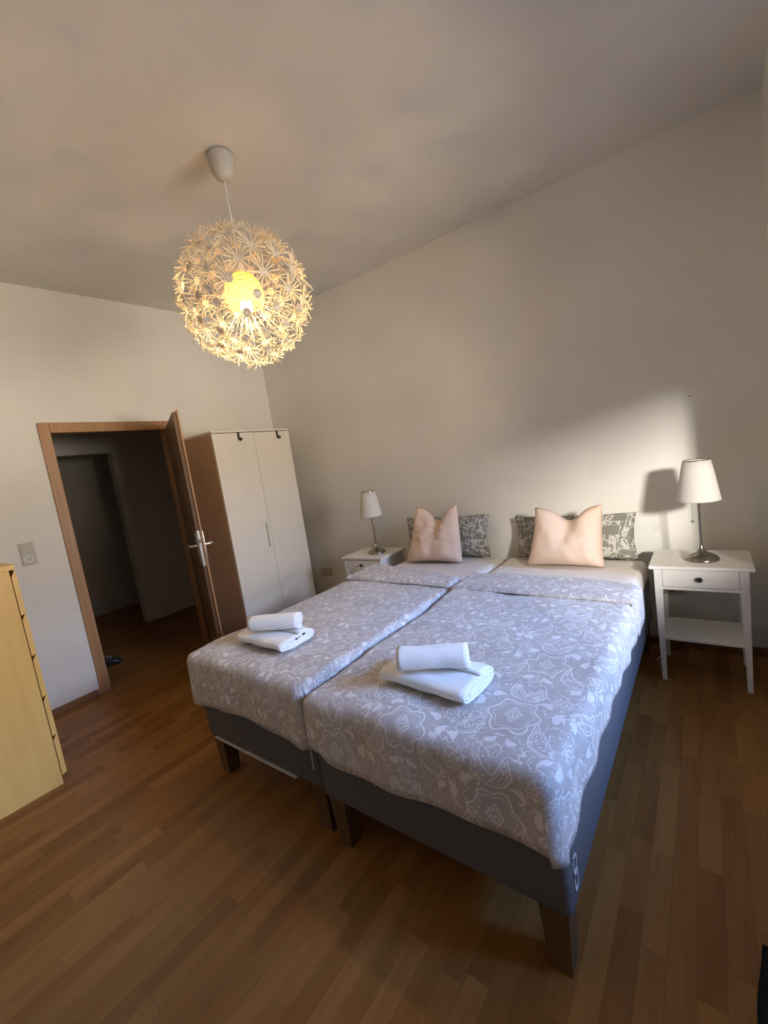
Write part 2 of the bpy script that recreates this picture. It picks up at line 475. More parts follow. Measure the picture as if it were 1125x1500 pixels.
# ------------------------------------------------------------------ door frame and open leaf
tr = struct(MB().box(-0.12, 0.0, DY0 - 0.019, DY0, 0, DZ + 0.019).build('trim_1', MT['frame']))
MB().box(-0.12, 0.0, DY1, DY1 + 0.019, 0, DZ + 0.019).build('jamb', MT['frame'], tr)
MB().box(-0.12, 0.0, DY0, DY1, DZ, DZ + 0.019).build('head_jamb', MT['frame'], tr)
MB().box(0.0, 0.016, DY0 - 0.066, DY0 + 0.006, 0, DZ + 0.07, 0.004).build('architrave', MT['frame'], tr)
MB().box(0.0, 0.016, DY1 - 0.006, DY1 + 0.066, 0, DZ + 0.07, 0.004).build('architrave', MT['frame'], tr)
MB().box(0.0, 0.016, DY0 + 0.006, DY1 - 0.006, DZ - 0.006, DZ + 0.07, 0.004).build('architrave', MT['frame'], tr)
hinge = Vector((0.022, -1.183, 0)); free = Vector((0.866, -1.535, 0))
L = (free - hinge).length
leaf = thing('door_1', hinge, 'open brown wooden door leaf with steel lever handles beside the wardrobe', 'door', rz=math.atan2(free.y - hinge.y, free.x - hinge.x))
leaf['kind'] = 'structure'
# local x along the leaf, local -y faces the doorway
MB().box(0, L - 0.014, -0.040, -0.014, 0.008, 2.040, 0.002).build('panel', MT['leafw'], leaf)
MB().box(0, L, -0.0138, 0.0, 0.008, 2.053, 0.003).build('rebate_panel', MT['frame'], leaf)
MB().box(L - 0.0139, L - 0.0115, -0.038, -0.017, 0.90, 1.17, 0.0008).build('lock_plate', MT['steel'], leaf)
MB().box(L - 0.0118, L - 0.0085, -0.034, -0.021, 1.075, 1.105, 0.001).build('latch', MT['nickel'], leaf)
for s in (1, -1):
    y0 = 0.0 if s > 0 else -0.040
    pl = MB().box(L - 0.075, L - 0.033, min(y0, y0 + s * 0.008), max(y0, y0 + s * 0.008), 0.92, 1.16, 0.003).build('handle_plate', MT['steel'], leaf, True)
    pts = [(L - 0.054, y0 + s * 0.006, 1.055), (L - 0.054, y0 + s * 0.040, 1.055), (L - 0.058, y0 + s * 0.052, 1.055), (L - 0.072, y0 + s * 0.058, 1.055), (L - 0.175, y0 + s * 0.056, 1.053)]
    MB().tube(pts, 0.0095, 12).build('lever', MT['steel'], pl, True)
for z in (0.24, 1.80):
    MB().lathe([(0.008, -0.04), (0.008, 0.04)], (0, 0.007, z), 12).build('hinge', MT['steel'], leaf, True)

# ------------------------------------------------------------------ wardrobe
WY, WW, WD, WH = -0.269, 0.842, 0.548, 1.936
wd = thing('wardrobe', (0.0, WY - WW, 0), 'white two-door wardrobe with shaded side in the corner', 'wardrobe')
MB().box(0.016, WD - 0.021, 0, 0.018, 0.0, WH - 0.018, 0.001).build('side_panel', MT['wards'], wd)['label'] = 'shaded side panel facing the door'
MB().box(0.016, WD - 0.021, WW - 0.018, WW, 0.0, WH - 0.018, 0.001).build('side_panel', MT['wardw'], wd)
MB().box(0.016, WD, 0, WW, WH - 0.0178, WH, 0.0015).build('top_panel', MT['wardw'], wd)
MB().box(0.016, 0.02, 0.018, WW - 0.018, 0.06, WH - 0.018).build('back_panel', MT['wardw'], wd)
MB().box(0.03, WD - 0.03, 0.018, WW - 0.018, 0.05, 0.068).build('bottom_panel', MT['wardw'], wd)
MB().box(WD - 0.045, WD - 0.03, 0.018, WW - 0.018, 0, 0.05).build('plinth', MT['wardw'], wd)
for k in (0, 1):
    y0 = 0.001 + k * WW / 2; y1 = y0 + WW / 2 - 0.003
    d = MB().box(WD - 0.019, WD, y0, y1, 0.035, WH - 0.024, 0.0015).build('door', MT['wardw'], wd)
    hy = y1 - 0.040 if k == 0 else y0 + 0.040
    if k == 0:
        mbh = MB().box(WD + 0.016, WD + 0.023, hy - 0.006, hy + 0.006, 0.84, 1.07, 0.002)
        mbh.box(WD, WD + 0.017, hy - 0.005, hy + 0.005, 0.86, 0.872); mbh.box(WD, WD + 0.017, hy - 0.005, hy + 0.005, 1.038, 1.05)
        mbh.build('handle', MT['plastic'], d)
# over-door hooks
def hook(y, lab):
    h = thing('door_hook', (WD, y, WH), lab, 'hook', 'over-door hooks on the wardrobe')
    MB().box(-0.012, 0.0022, -0.011, 0.011, -0.0232, -0.0186, 0.0005).build('clip', MT['black'], h)
    MB().box(0.0006, 0.003, -0.011, 0.011, -0.085, -0.0188, 0.0005).build('strap', MT['black'], h)
    MB().tube([(0.002, 0, -0.072), (0.014, 0, -0.086), (0.024, 0, -0.088), (0.033, 0, -0.078)], [0.009, 0.011, 0.013, 0.016], 10).build('peg', MT['black'], h, True)
hook(-0.852, 'black over-door hook on the wardrobe door nearer the room door')
hook(-0.417, 'black over-door hook on the wardrobe door nearer the back wall')

# ------------------------------------------------------------------ draped shells (mattress, duvet)
def fbm(p, s): return noise.noise(Vector(p) * s)
def shell(name, mat, parent, x0, x1, y0, y1, zt, drop, rr, nx, ny, K, puff=0.006, wave=0.0, seed=0.0, thick=0.0, zfun=None, flare=0.0, skew=0.0, pull=None):
    """cloth or pad over a rectangle: flat top, rounded shoulder, skirt of length drop(x, y, nxdir, nydir) all round"""
    bm = bmesh.new(); uvl = bm.loops.layers.uv.new('UVMap')
    V = {}; UV = {}
    cx0, cx1, cy0, cy1 = x0 + rr, x1 - rr, y0 + rr, y1 - rr
    for i in range(-K, nx + K + 1):
        for j in range(-K, ny + K + 1):
            bi, bj = min(max(i, 0), nx), min(max(j, 0), ny)
            di, dj = abs(i - bi), abs(j - bj)
            bx, by = cx0 + (cx1 - cx0) * bi / nx, cy0 + (cy1 - cy0) * bj / ny
            if pull: bx += pull(by) * (bi / nx) ** 2
            by += skew * (bi / nx) * (bj / ny)
            m = max(di, dj)
            sx = -1 if i < 0 else 1; sy = -1 if j < 0 else 1
            if m == 0: d = (0, 0)
            elif di >= dj: a = (dj / di) * PI / 4; d = (sx * math.cos(a), sy * math.sin(a))
            else: a = (di / dj) * PI / 4; d = (sx * math.sin(a), sy * math.cos(a))
            out = dz = s = 0.0
            if m:
                tot = max(drop(bx, by, d[0], d[1]), 0.004)
                arc = rr * PI / 2
                s = (arc + max(tot - rr, 0.0)) * m / K if tot > rr else (math.acos(max(-1, 1 - tot / rr)) * rr) * m / K
                if s <= arc: t = s / rr; out = rr * math.sin(t); dz = rr * (1 - math.cos(t))
                else: out = rr + flare * (s - arc); dz = rr + (s - arc)
                w = wave * math.sin((bx + by * 1.3) * 23 + seed) * min(1, dz / 0.1) + wave * 1.2 * fbm((bx * 1.0, by * 1.0, dz), 7)
                out += w
            x, y = bx + d[0] * out, by + d[1] * out
            z = zt - dz
            n = fbm((bx + seed, by, 0.3), 3.2) * puff + fbm((bx + seed, by, 1.7), 9) * puff * 0.45
            z += n * (1 if m == 0 else max(0, 1 - dz / 0.06))
            if zfun: z += zfun(x, y)
            V[i, j] = bm.verts.new((x, y, z)); UV[i, j] = (bx + d[0] * s, by + d[1] * s)
    for i in range(-K, nx + K):
        for j in range(-K, ny + K):
            q = [(i, j), (i + 1, j), (i + 1, j + 1), (i, j + 1)]
            vs = [V[k] for k in q]
            f = bm.faces.new(vs); f.smooth = True
            for lp, k in zip(f.loops, q): lp[uvl].uv = UV[k]
    me = bpy.data.meshes.new(name); bm.to_mesh(me); bm.free(); me.materials.append(mat)
    o = link(name, me, parent)
    if thick:
        md = o.modifiers.new('thickness', 'SOLIDIFY'); md.thickness = thick; md.offset = -1
    return o

# ------------------------------------------------------------------ beds
YH, YB = -0.10, -2.212
BZ0, BZ1, MZ = 0.214, 0.505, 0.612
def leg(root, x, y, top):
    MB().taper((x, y, 0), (0.030, 0.030), (x, y, top), (0.041, 0.041)).build('leg', MT['legw'], root)
def make_bed(x0, x1, label, YB):
    b = thing('bed', ((x0 + x1) / 2, YB, 0), label, 'bed', 'single beds pushed together')
    ox, oy = -(x0 + x1) / 2, -YB      # local origin at the foot
    base = MB().box(x0 + ox, x1 + ox, YB + oy, YH + oy, BZ0, BZ1, 0.022, 4).build('base', MT['base'], b, True)
    for lx, ly in ((x0 + 0.055, YB + 0.055), (x1 - 0.055, YB + 0.055), (x0 + 0.055, YH - 0.055), (x1 - 0.055, YH - 0.055)):
        leg(b, lx + ox, ly + oy, BZ0)
    m = shell('mattress', MT['sheet'], b, x0 + 0.004 + ox, x1 - 0.004 + ox, YB + 0.01 + oy, YH - 0.005 + oy, MZ, lambda *a: MZ - BZ1, 0.045, 20, 40, 5, 0.004, 0.0, x0)
    return b, base, ox, oy
LX0, LX1, RX0, RX1 = 1.738, 2.590, 2.600, 3.524
bedL, baseL, oxl, oyl = make_bed(LX0, LX1, 'grey upholstered bed with white edge strip, beside the wardrobe', -2.195)
bedR, baseR, oxr, oyr = make_bed(RX0, RX1, 'grey upholstered bed with white side label, beside the tall lit nightstand', YB)
MB().box(1.80 + oxl, 2.42 + oxl, -0.003, 0.012, BZ0 - 0.003, BZ0 + 0.005).build('edge_strip', MT['label'], baseL)['label'] = 'white strip along the lower edge'
MB().box(2.548 + oxl, 2.553 + oxl, -0.0035, 0.001, 0.30, 0.385).build('seam_tag', MT['label'], baseL)
lab = MB()
yl = YB + 0.045 + oyr; xl = RX1 + oxr
for a, b_, c, d in ((0, 0.032, 0, 0.006), (0, 0.032, 0.094, 0.1), (0, 0.005, 0, 0.1), (0.027, 0.032, 0, 0.1), (0.0, 0.032, 0.045, 0.058)):
    lab.box(xl - 0.001, xl + 0.002, yl + a, yl + b_, 0.262 + c, 0.262 + d)
lab.build('care_label', MT['label'], baseR)

# ------------------------------------------------------------------ duvets
ZD = 0.650
def dropL(x, y, dx, dy):
    if dy < -0.3:                                     # foot
        h = 0.245 + 0.02 * math.sin(x * 5)
        if dx < -0.3: h = 0.215
        return h
    if dx < -0.5: return 0.14
    if dx > 0.5: return 0.05
    return 0.03
def dropR(x, y, dx, dy):
    if dy < -0.25 and dx > 0.25: return 0.246         # hanging corner
    if dy < -0.3: return 0.228 + 0.012 * math.sin(x * 7) - (0.02 if x < 2.7 else 0)
    if dx > 0.5:
        t = max(0, (-1.75 - y) / 0.45)
        return 0.135 + 0.09 * min(1, t) ** 2.2 + 0.008 * math.sin(y * 9)
    if dx < -0.5: return 0.05
    return 0.03
def dim(cx, w):
    return lambda x, y: 0.006 * math.cos((x - cx) / w * PI)
dL = thing('duvet', (2.164, YB, ZD), 'grey paisley duvet on the bed beside the wardrobe', 'duvet', 'paisley duvets')
dR = thing('duvet', (3.062, YB, ZD), 'grey paisley duvet on the bed nearer the bright nightstand', 'duvet', 'paisley duvets')
def in_local(o, root):
    o.location = (-root.location.x, -root.location.y, -root.location.z)
o = shell('cover', MT['paisley'], dL, 1.716, 2.586, -2.230, -0.68, ZD + 0.014, dropL, 0.036, 30, 54, 9, 0.014, 0.004, 1.3, 0.012, dim(2.16, 1.0), 0.03, -0.20); in_local(o, dL)
o = shell('cover', MT['paisley'], dR, 2.604, 3.562, -2.256, -0.77, ZD + 0.012, dropR, 0.040, 34, 54, 9, 0.014, 0.004, 4.7, 0.012, dim(3.06, 1.0), 0.02, -0.06, lambda y: -0.030 * min(1, max(0, (-1.55 - y) / 0.65)) ** 1.5); in_local(o, dR)
def dfl(x, y, dx, dy):
    if dx < -0.5 and dy > -0.5: return 0.14
    if dx > 0.5: return 0.05
    return 0.022
def dfr(x, y, dx, dy):
    if dx > 0.5: return 0.150 + 0.03 * min(1, max(0, (-0.75 - y) / 0.25))
    if dx < -0.5: return 0.05
    return 0.022
o = shell('turned_down_flap', MT['paisley'], dL, 1.714, 2.587, -1.02, -0.645, ZD + 0.040, dfl, 0.03, 30, 14, 6, 0.012, 0.003, 7.7, 0.010, dim(2.16, 1.0), 0.0, -0.20); in_local(o, dL)
o = shell('turned_down_flap', MT['paisley'], dR, 2.603, 3.571, -1.055, -0.735, ZD + 0.036, dfr, 0.03, 34, 14, 6, 0.012, 0.003, 9.1, 0.010, dim(3.06, 1.0), 0.0, -0.06); in_local(o, dR)

# ------------------------------------------------------------------ pillows
def pillow(name, label, cat, group, mat, w, h, t, loc, lean, rz, roll=0, chop=0.0, seed=0.0, taper=0.0, crease=0.010, shear=0.0):
    bm = bmesh.new(); uvl = bm.loops.layers.uv.new('UVMap'); n = 30
    V = {}
    for side in (1, -1):
        for i in range(n + 1):
            for j in range(n + 1):
                a, b = -1 + 2 * i / n, -1 + 2 * j / n
                if side < 0 and (i in (0, n) or j in (0, n)): V[side, i, j] = V[1, i, j]; continue
                x = w / 2 * a * (1 - 0.05 * (1 - b * b)) * (1 - taper * (b + 1) / 2) + shear * (b + 1) / 2
                z = h / 2 * b * (1 - 0.06 * (1 - a * a))
                th = t / 2 * ((1 - a ** 4) * (1 - b ** 4)) ** 0.55
                low = (1 - b) / 2
                th *= 0.75 + 0.5 * low
                y = -side * th
                if chop:
                    k = max(0.0, (b + 0.35) / 1.35) ** 1.3
                    sag = chop * math.exp(-(a / 0.42) ** 2) * k
                    z -= sag; y += side * th * 0.30 * math.exp(-(a / 0.25) ** 2) * k
                    y += -0.05 * k * abs(a)
                wr = fbm((x * 1.4 + seed, z, side * 2.0), 9) * crease + fbm((x + seed, z * 1.7, side), 22) * crease * 0.35
                y += wr * ((1 - a * a) * (1 - b * b)) ** 0.3
                V[side, i, j] = bm.verts.new((x, y, z + h / 2))
    for side in (1, -1):
        for i in range(n):
            for j in range(n):
                q = [(i, j), (i + 1, j), (i + 1, j + 1), (i, j + 1)]
                if side < 0: q.reverse()
                f = bm.faces.new([V[side, *k] for k in q]); f.smooth = True
                for lp, k in zip(f.loops, q): lp[uvl].uv = (w * k[0] / n + seed, h * k[1] / n + (0.7 if side < 0 else 0))
    me = bpy.data.meshes.new(name); bm.to_mesh(me); bm.free(); me.materials.append(mat)
    o = link(name, me); o.location = loc; o.rotation_euler = (-lean, roll, rz)
    return tag(o, label, cat, group)
pillow('pillow', 'grey pillow with white strokes behind the small pink cushion, beside the wardrobe-side lamp', 'pillow', 'grey printed pillows', MT['stroke'], 0.78, 0.335, 0.13, (2.095, -0.150, 0.618), 0.16, 0, 0, 0, 0.0)
pillow('pillow', 'grey pillow with white strokes behind the wide pink cushion, beside the bright nightstand', 'pillow', 'grey printed pillows', MT['stroke'], 0.79, 0.305, 0.13, (3.085, -0.150, 0.618), 0.16, 0, 0, 0, 2.3)
pillow('cushion', 'pale pink cushion with two pointed corners, narrow and creased, on the bed beside the wardrobe', 'cushion', 'pale pink cushions', MT['pink'], 0.505, 0.445, 0.17, (2.085, -0.36, 0.622), 0.17, 0.05, 0.0, 0.10, 5.0, 0.30, 0.026, 0.075)
pillow('cushion', 'pale pink cushion, wide and brightly lit, on the bed beside the bright nightstand', 'cushion', 'pale pink cushions', MT['pink'], 0.485, 0.395, 0.20, (3.075, -0.36, 0.622), 0.17, 0.0, 0.0, 0.08, 8.0, 0.16, 0.018, 0.055)

# ------------------------------------------------------------------ towels
def spiral_sheet(name, w, h, turns, gap, length, mat, seed):
    """cloth wound into a flat or round roll, axis along local x, resting on z=0"""
    pts = []
    N = int(44 * turns)
    for k in range(N + 1):
        t = k / N * turns
        a = 2 * PI * t + PI * 1.25
        sh = gap * (turns - t)            # winds from inside (shrunk) to outside
        rw, rh = max(w / 2 - sh, 0.012), max(h / 2 - sh, 0.004)
        c, s_ = math.cos(a), math.sin(a)
        e = 2.0 if abs(w - h) < 0.02 else 3.2
        r = (abs(c) ** e + abs(s_) ** e) ** (-1 / e)
        pts.append((rw * c * r, rh * s_ * r))
    bm = bmesh.new(); nl = 14; R = []
    for i in range(nl + 1):
        x = -length / 2 + length * i / nl
        row = []
        for k, (y, z) in enumerate(pts):
            jit = fbm((x * 1.2 + seed, y * 2, z * 2), 11) * 0.004
            ex = fbm((seed, k * 0.06, 0), 1.0) * 0.006 if i in (0, nl) else 0
            row.append(bm.verts.new((x + (ex if i == nl else -ex), y + jit, z + h / 2 + jit * 0.8)))
        R.append(row)
    for i in range(nl):
        for k in range(len(pts) - 1):
            f = bm.faces.new((R[i][k], R[i][k + 1], R[i + 1][k + 1], R[i + 1][k])); f.smooth = True
    me = bpy.data.meshes.new(name); bm.to_mesh(me); bm.free(); me.materials.append(mat)
    o = link(name, me)
    md = o.modifiers.new('thickness', 'SOLIDIFY'); md.thickness = gap * 0.82; md.offset = 0
    return o
def place(o, loc, rz): o.location = loc; o.rotation_euler = (0, 0, rz); return o
TZ = ZD + 0.014
fr = place(spiral_sheet('folded_towel', 0.205, 0.056, 2.6, 0.0105, 0.355, MT['terry'], 1.0), (3.055, -1.992, TZ + 0.016), -0.08)
tag(fr, 'folded white towel under a rolled towel on the bed nearer the bright nightstand', 'towel', 'folded white towels')
fl = place(spiral_sheet('folded_towel', 0.205, 0.054, 2.6, 0.0102, 0.355, MT['terry'], 4.0), (2.118, -1.962, TZ + 0.018), -0.03)
tag(fl, 'folded white towel with dark stitched marks on its end, on the bed beside the wardrobe', 'towel', 'folded white towels')
rr_ = place(spiral_sheet('rolled_towel', 0.092, 0.078, 3.2, 0.0105, 0.245, MT['terry'], 2.0), (3.070, -2.012, TZ + 0.082), 0.45)
tag(rr_, 'rolled white hand towel on the folded towel of the bed nearer the bright nightstand', 'towel', 'rolled white towels')
rl = place(spiral_sheet('rolled_towel', 0.088, 0.076, 3.2, 0.0100, 0.255, MT['terry'], 6.0), (2.150, -1.965, TZ + 0.0815), 0.47)
tag(rl, 'rolled white hand towel on the folded towel of the bed beside the wardrobe', 'towel', 'rolled white towels')
for y, z, a, b in ((-0.004, 0.036, 0.007, 0.003), (0.014, 0.038, 0.003, 0.002), (0.040, 0.042, 0.009, 0.004)):
    MB().box(0.175, 0.1825, y - a, y + a, z - b, z + b, 0.001).build('stitched_mark', MT['black'], fl)['label'] = 'dark stitched mark'

# ------------------------------------------------------------------ nightstands
def make_nightstand(loc, label):
    w, d, h = 0.454, 0.365, 0.679
    t = thing('nightstand', loc, label, 'nightstand', 'white nightstands')
    MB().box(0, w, -d, 0, h - 0.018, h, 0.003).build('top', MT['white'], t)
    ix, iy = 0.037, 0.026
    for x, y, sx, sy in ((ix, -d + iy, 1, -1), (w - ix, -d + iy, -1, -1), (ix, -iy, 1, 1), (w - ix, -iy, -1, 1)):
        m = MB()
        m.taper((x + sx * 0.002, y - sy * 0.002, 0), (0.011, 0.011), (x + sx * 0.005, y - sy * 0.002, 0.55), (0.019, 0.017))
        m.taper((x + sx * 0.005, y - sy * 0.002, 0.55), (0.019, 0.017), (x + sx * 0.005, y - sy * 0.002, h - 0.018), (0.019, 0.017))
        m.build('leg', MT['white'], t)
    x0, x1 = 0.061, w - 0.061
    MB().box(x0 - 0.004, x1 + 0.004, -0.032, -0.014, 0.545, h - 0.018).build('rear_apron', MT['white'], t)
    for x in (0.034, w - 0.048): MB().box(x, x + 0.014, -d + 0.045, -0.045, 0.545, h - 0.018).build('side_apron', MT['white'], t)
    MB().box(x0 - 0.003, x1 + 0.003, -d + 0.012, -d + 0.030, 0.545, 0.560).build('front_rail', MT['white'], t)
    dr = MB().box(x0 + 0.0015, x1 - 0.0015, -d + 0.010, -d + 0.028, 0.5625, h - 0.021, 0.0015).build('drawer', MT['white'], t)
    MB().lathe([(0.0, -0.024), (0.010, -0.023), (0.0145, -0.018), (0.0125, -0.012), (0.006, -0.008), (0.006, 0.002)], (w / 2, -d + 0.010, 0.612), 20, 'y').build('knob', MT['black'], dr, True)
    MB().box(0.030, w - 0.030, -d + 0.030, -0.030, 0.240, 0.256, 0.002).build('shelf', MT['white'], t)
    return t
make_nightstand((3.564, -0.124, 0), 'tall white nightstand with drawer and open shelf, fully in view beside the dark floor')
make_nightstand((1.204, -0.119, 0), 'white nightstand mostly hidden behind the bed, between wardrobe and grey pillow')

# ------------------------------------------------------------------ table lamps
def make_lamp(loc, label, rz):
    t = thing('table_lamp', loc, label, 'lamp', 'table lamps', rz)
    MB().lathe([(0.0, 0.0), (0.078, 0.0), (0.080, 0.004), (0.079, 0.010), (0.070, 0.022), (0.052, 0.032), (0.033, 0.041), (0.018, 0.052), (0.010, 0.068), (0.0075, 0.086), (0.0, 0.087)], (0, 0, 0), 40).build('base', MT['nickel'], t, True)
    MB().lathe([(0.0066, 0.08), (0.0066, 0.335)], (0, 0, 0), 14).build('stem', MT['nickel'], t, True)
    MB().lathe([(0.014, 0.325), (0.017, 0.33), (0.017, 0.385), (0.0, 0.388)], (0, 0, 0), 16).build('bulb_socket', MT['plastic'], t, True)
    m = MB(); m.open = True
    pl = lambda k, z: (0.010 if k % 2 else -0.004) 
    m.lathe([(0.100, 0.333), (0.098, 0.342), (0.086, 0.42), (0.073, 0.50), (0.062, 0.553)], (0, 0, 0), 96, wob=pl)
    sh = m.build('shade', MT['shade'], t, True)
    md = sh.modifiers.new('thickness', 'SOLIDIFY'); md.thickness = 0.0012
    m = MB(); m.open = True
    m.lathe([(0.0612, 0.551), (0.0632, 0.551), (0.0632, 0.556), (0.0612, 0.556), (0.0612, 0.551)], (0, 0, 0), 40).build('shade_ring', MT['nickel'], sh, True)
    m = MB()
    for a in (0.3, 0.3 + 2 * PI / 3, 0.3 + 4 * PI / 3):
        m.tube([(0.012 * math.cos(a), 0.012 * math.sin(a), 0.39), (0.060 * math.cos(a), 0.060 * math.sin(a), 0.548)], 0.0018, 6)
    m.build('shade_holder', MT['nickel'], sh, True)
    ch = MB().tube([(-0.030, -0.012, 0.345), (-0.031, -0.012, 0.225)], 0.0011, 6).build('pull_chain', MT['nickel'], t)
    MB().sphere((-0.031, -0.012, 0.218), 0.0075, 12).build('pull_ball', MT['nickel'], ch, True)
    return t
make_lamp((3.805, -0.330, 0.679), 'table lamp with pleated white shade on the fully visible nightstand', 0)
make_lamp((1.482, -0.309, 0.679), 'table lamp with white shade on the half-hidden nightstand beside the wardrobe', 2.6)

# ------------------------------------------------------------------ chest of drawers
dx0, dx1, dyf, dyb, dh = 0.19, 0.99, -2.640, -3.127, 1.23
ch = thing('chest_of_drawers', (dx1, dyb, 0), 'yellow birch chest of drawers seen from its side, at the left wall', 'chest')
lo = lambda o: in_local(o, ch)
yp = dyf - 0.026
lo(MB().box(dx1 - 0.022, dx1, dyb, yp, 0.0, dh - 0.028, 0.001).build('side_panel', MT['birch'], ch))
lo(MB().box(dx0, dx0 + 0.022, dyb, yp, 0.0, dh - 0.028, 0.001).build('side_panel', MT['birch'], ch))
lo(MB().box(dx0, dx1 + 0.001, dyb, dyf, dh - 0.0278, dh, 0.002).build('top', MT['birch'], ch))
lo(MB().box(dx0 + 0.022, dx1 - 0.022, dyb, dyb + 0.006, 0.02, dh - 0.03).build('back_panel', MT['birch'], ch))
lo(MB().box(dx0 + 0.022, dx1 - 0.022, yp - 0.04, yp - 0.02, 0.0, 0.06).build('plinth', MT['birch'], ch))
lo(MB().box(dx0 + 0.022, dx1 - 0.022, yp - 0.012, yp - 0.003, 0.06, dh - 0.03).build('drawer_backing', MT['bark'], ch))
zs = [1.188, 0.957, 0.732, 0.500, 0.274, 0.045]
for k in range(5):
    zt_, zb = zs[k], zs[k + 1]
    poly = [(yp + 0.004, zb + 0.002), (dyf, zb + 0.012), (dyf, zt_ + 0.008), (dyf - 0.006, zt_ + 0.008), (yp + 0.004, zt_ - 0.024)]
    cuts = ((dx0, dx1),) if k else ((dx0, (dx0 + dx1) / 2 - 0.002), ((dx0 + dx1) / 2 + 0.002, dx1))
    for a, b in cuts:
        lo(MB().prism(poly, a, b, 'x').build('drawer', MT['birch'], ch))

# ------------------------------------------------------------------ pendant lamp
PX, PY, PZ = 2.044, -1.716, 2.386
CZ = ceil_z(PX, PY)
pd = thing('pendant_lamp', (PX, PY, PZ), 'glowing round pendant lamp of white paper flowers hanging over the bed', 'lamp')
MB().lathe([(0.0, CZ - PZ - 0.012), (0.062, CZ - PZ - 0.012), (0.064, CZ - PZ - 0.018), (0.060, CZ - PZ - 0.045), (0.050, CZ - PZ - 0.085), (0.037, CZ - PZ - 0.108), (0.020, CZ - PZ - 0.119), (0.0, CZ - PZ - 0.121)], (0, 0, 0), 36).build('ceiling_cap', MT['cap'], pd, True)
MB().lathe([(0.0, CZ - PZ + 0.002), (0.046, CZ - PZ + 0.002), (0.046, CZ - PZ - 0.013), (0.0, CZ - PZ - 0.013)], (0, 0, 0), 24).build('shadow_gap_ring', MT['black'], pd, True)  # black ring stands in for the shadow between cap and ceiling
MB().tube([(0, 0, CZ - PZ - 0.115), (0.002, 0.002, 0.4), (0, 0, 0.14)], 0.0032, 8).build('cord', MT['plastic'], pd, True)
MB().lathe([(0.0, 0.15), (0.018, 0.15), (0.023, 0.10), (0.023, 0.03), (0.0, 0.028)], (0, 0, 0), 20).build('lamp_holder', MT['plastic'], pd, True)
m = MB(); m.open = True
m.lathe([(0.030, 0.115), (0.060, 0.098), (0.085, 0.065), (0.098, 0.02), (0.096, -0.015), (0.082, -0.045)], (0, 0, 0), 32).build('inner_globe', MT['globe'], pd, True)
bl = MB().lathe([(0.0, 0.03), (0.013, 0.028), (0.015, 0.01), (0.026, -0.02), (0.031, -0.045), (0.027, -0.068), (0.014, -0.082), (0.0, -0.086)], (0, 0, 0), 20).build('bulb', MT['bulb'], pd, True)
ld = bpy.data.lights.new('bulb_light', 'POINT'); ld.energy = 12; ld.color = (1.0, 0.68, 0.32); ld.shadow_soft_size = 0.03
lo_ = bpy.data.objects.new('bulb_light', ld); COL.objects.link(lo_); lo_.location = (PX, PY, PZ - 0.125)
# flowers: disc, outward splayed spokes and a wire stem; one mesh per variant
def flower_mesh(seed, R):
    rg = random.Random(seed); m = MB(); bm = m.bm
    n = 15
    c = bm.verts.new((0, 0, 0.004)); ring = [bm.verts.new((0.021 * math.cos(2 * PI * k / 10), 0.021 * math.sin(2 * PI * k / 10), 0.001)) for k in range(10)]
    for k in range(10): bm.faces.new((c, ring[k], ring[(k + 1) % 10])).material_index = 1
    for k in range(n):
        a = 2 * PI * (k + rg.uniform(-0.25, 0.25)) / n; ln = rg.uniform(0.062, 0.080); el = rg.uniform(0.05, 0.50)
        d = Vector((math.cos(a) * math.cos(el), math.sin(a) * math.cos(el), math.sin(el)))
        t = Vector((-math.sin(a), math.cos(a), 0)); b = d.cross(t)
        p0 = d * 0.008; p1 = d * ln
        A = [bm.verts.new(p0 + (t * math.cos(q) * 0.0020 + b * math.sin(q) * 0.0010)) for q in (0, 2.1, 4.2)]
        B = [bm.verts.new(p1 + (t * math.cos(q) * 0.0031 + b * math.sin(q) * 0.0012)) for q in (0, 2.1, 4.2)]
        for q in range(3): bm.faces.new((A[q], A[(q + 1) % 3], B[(q + 1) % 3], B[q]))
        bm.faces.new(B)
    A = [bm.verts.new((0.0011 * math.cos(q), 0.0011 * math.sin(q), 0.0)) for q in (0, 2.1, 4.2)]
    B = [bm.verts.new((0.0011 * math.cos(q), 0.0011 * math.sin(q), -(R - 0.095))) for q in (0, 2.1, 4.2)]
    for q in range(3): bm.faces.new((B[q], B[(q + 1) % 3], A[(q + 1) % 3], A[q]))
    me = m.mesh('flower', MT['paper']); me.materials.append(MT['disc'])
    return me
RF = 0.298
variants = [flower_mesh(k, RF) for k in range(5)]
NF = 94; rg = random.Random(11)
for k in range(NF):
    z = 1 - 2 * (k + 0.5) / NF; r = math.sqrt(1 - z * z); a = k * PI * (3 - math.sqrt(5))
    d = Vector((r * math.cos(a), r * math.sin(a), z)) + Vector((rg.uniform(-.06, .06), rg.uniform(-.06, .06), rg.uniform(-.06, .06))); d.normalize()
    if d.z > 0.975: continue
    o = link('flower', variants[k % 5], pd)
    o.location = d * (RF + rg.uniform(-0.008, 0.008))
    o.rotation_euler = (d.to_track_quat('Z', 'Y') @ Euler((0, 0, rg.uniform(0, 6.28))).to_quaternion()).to_euler()

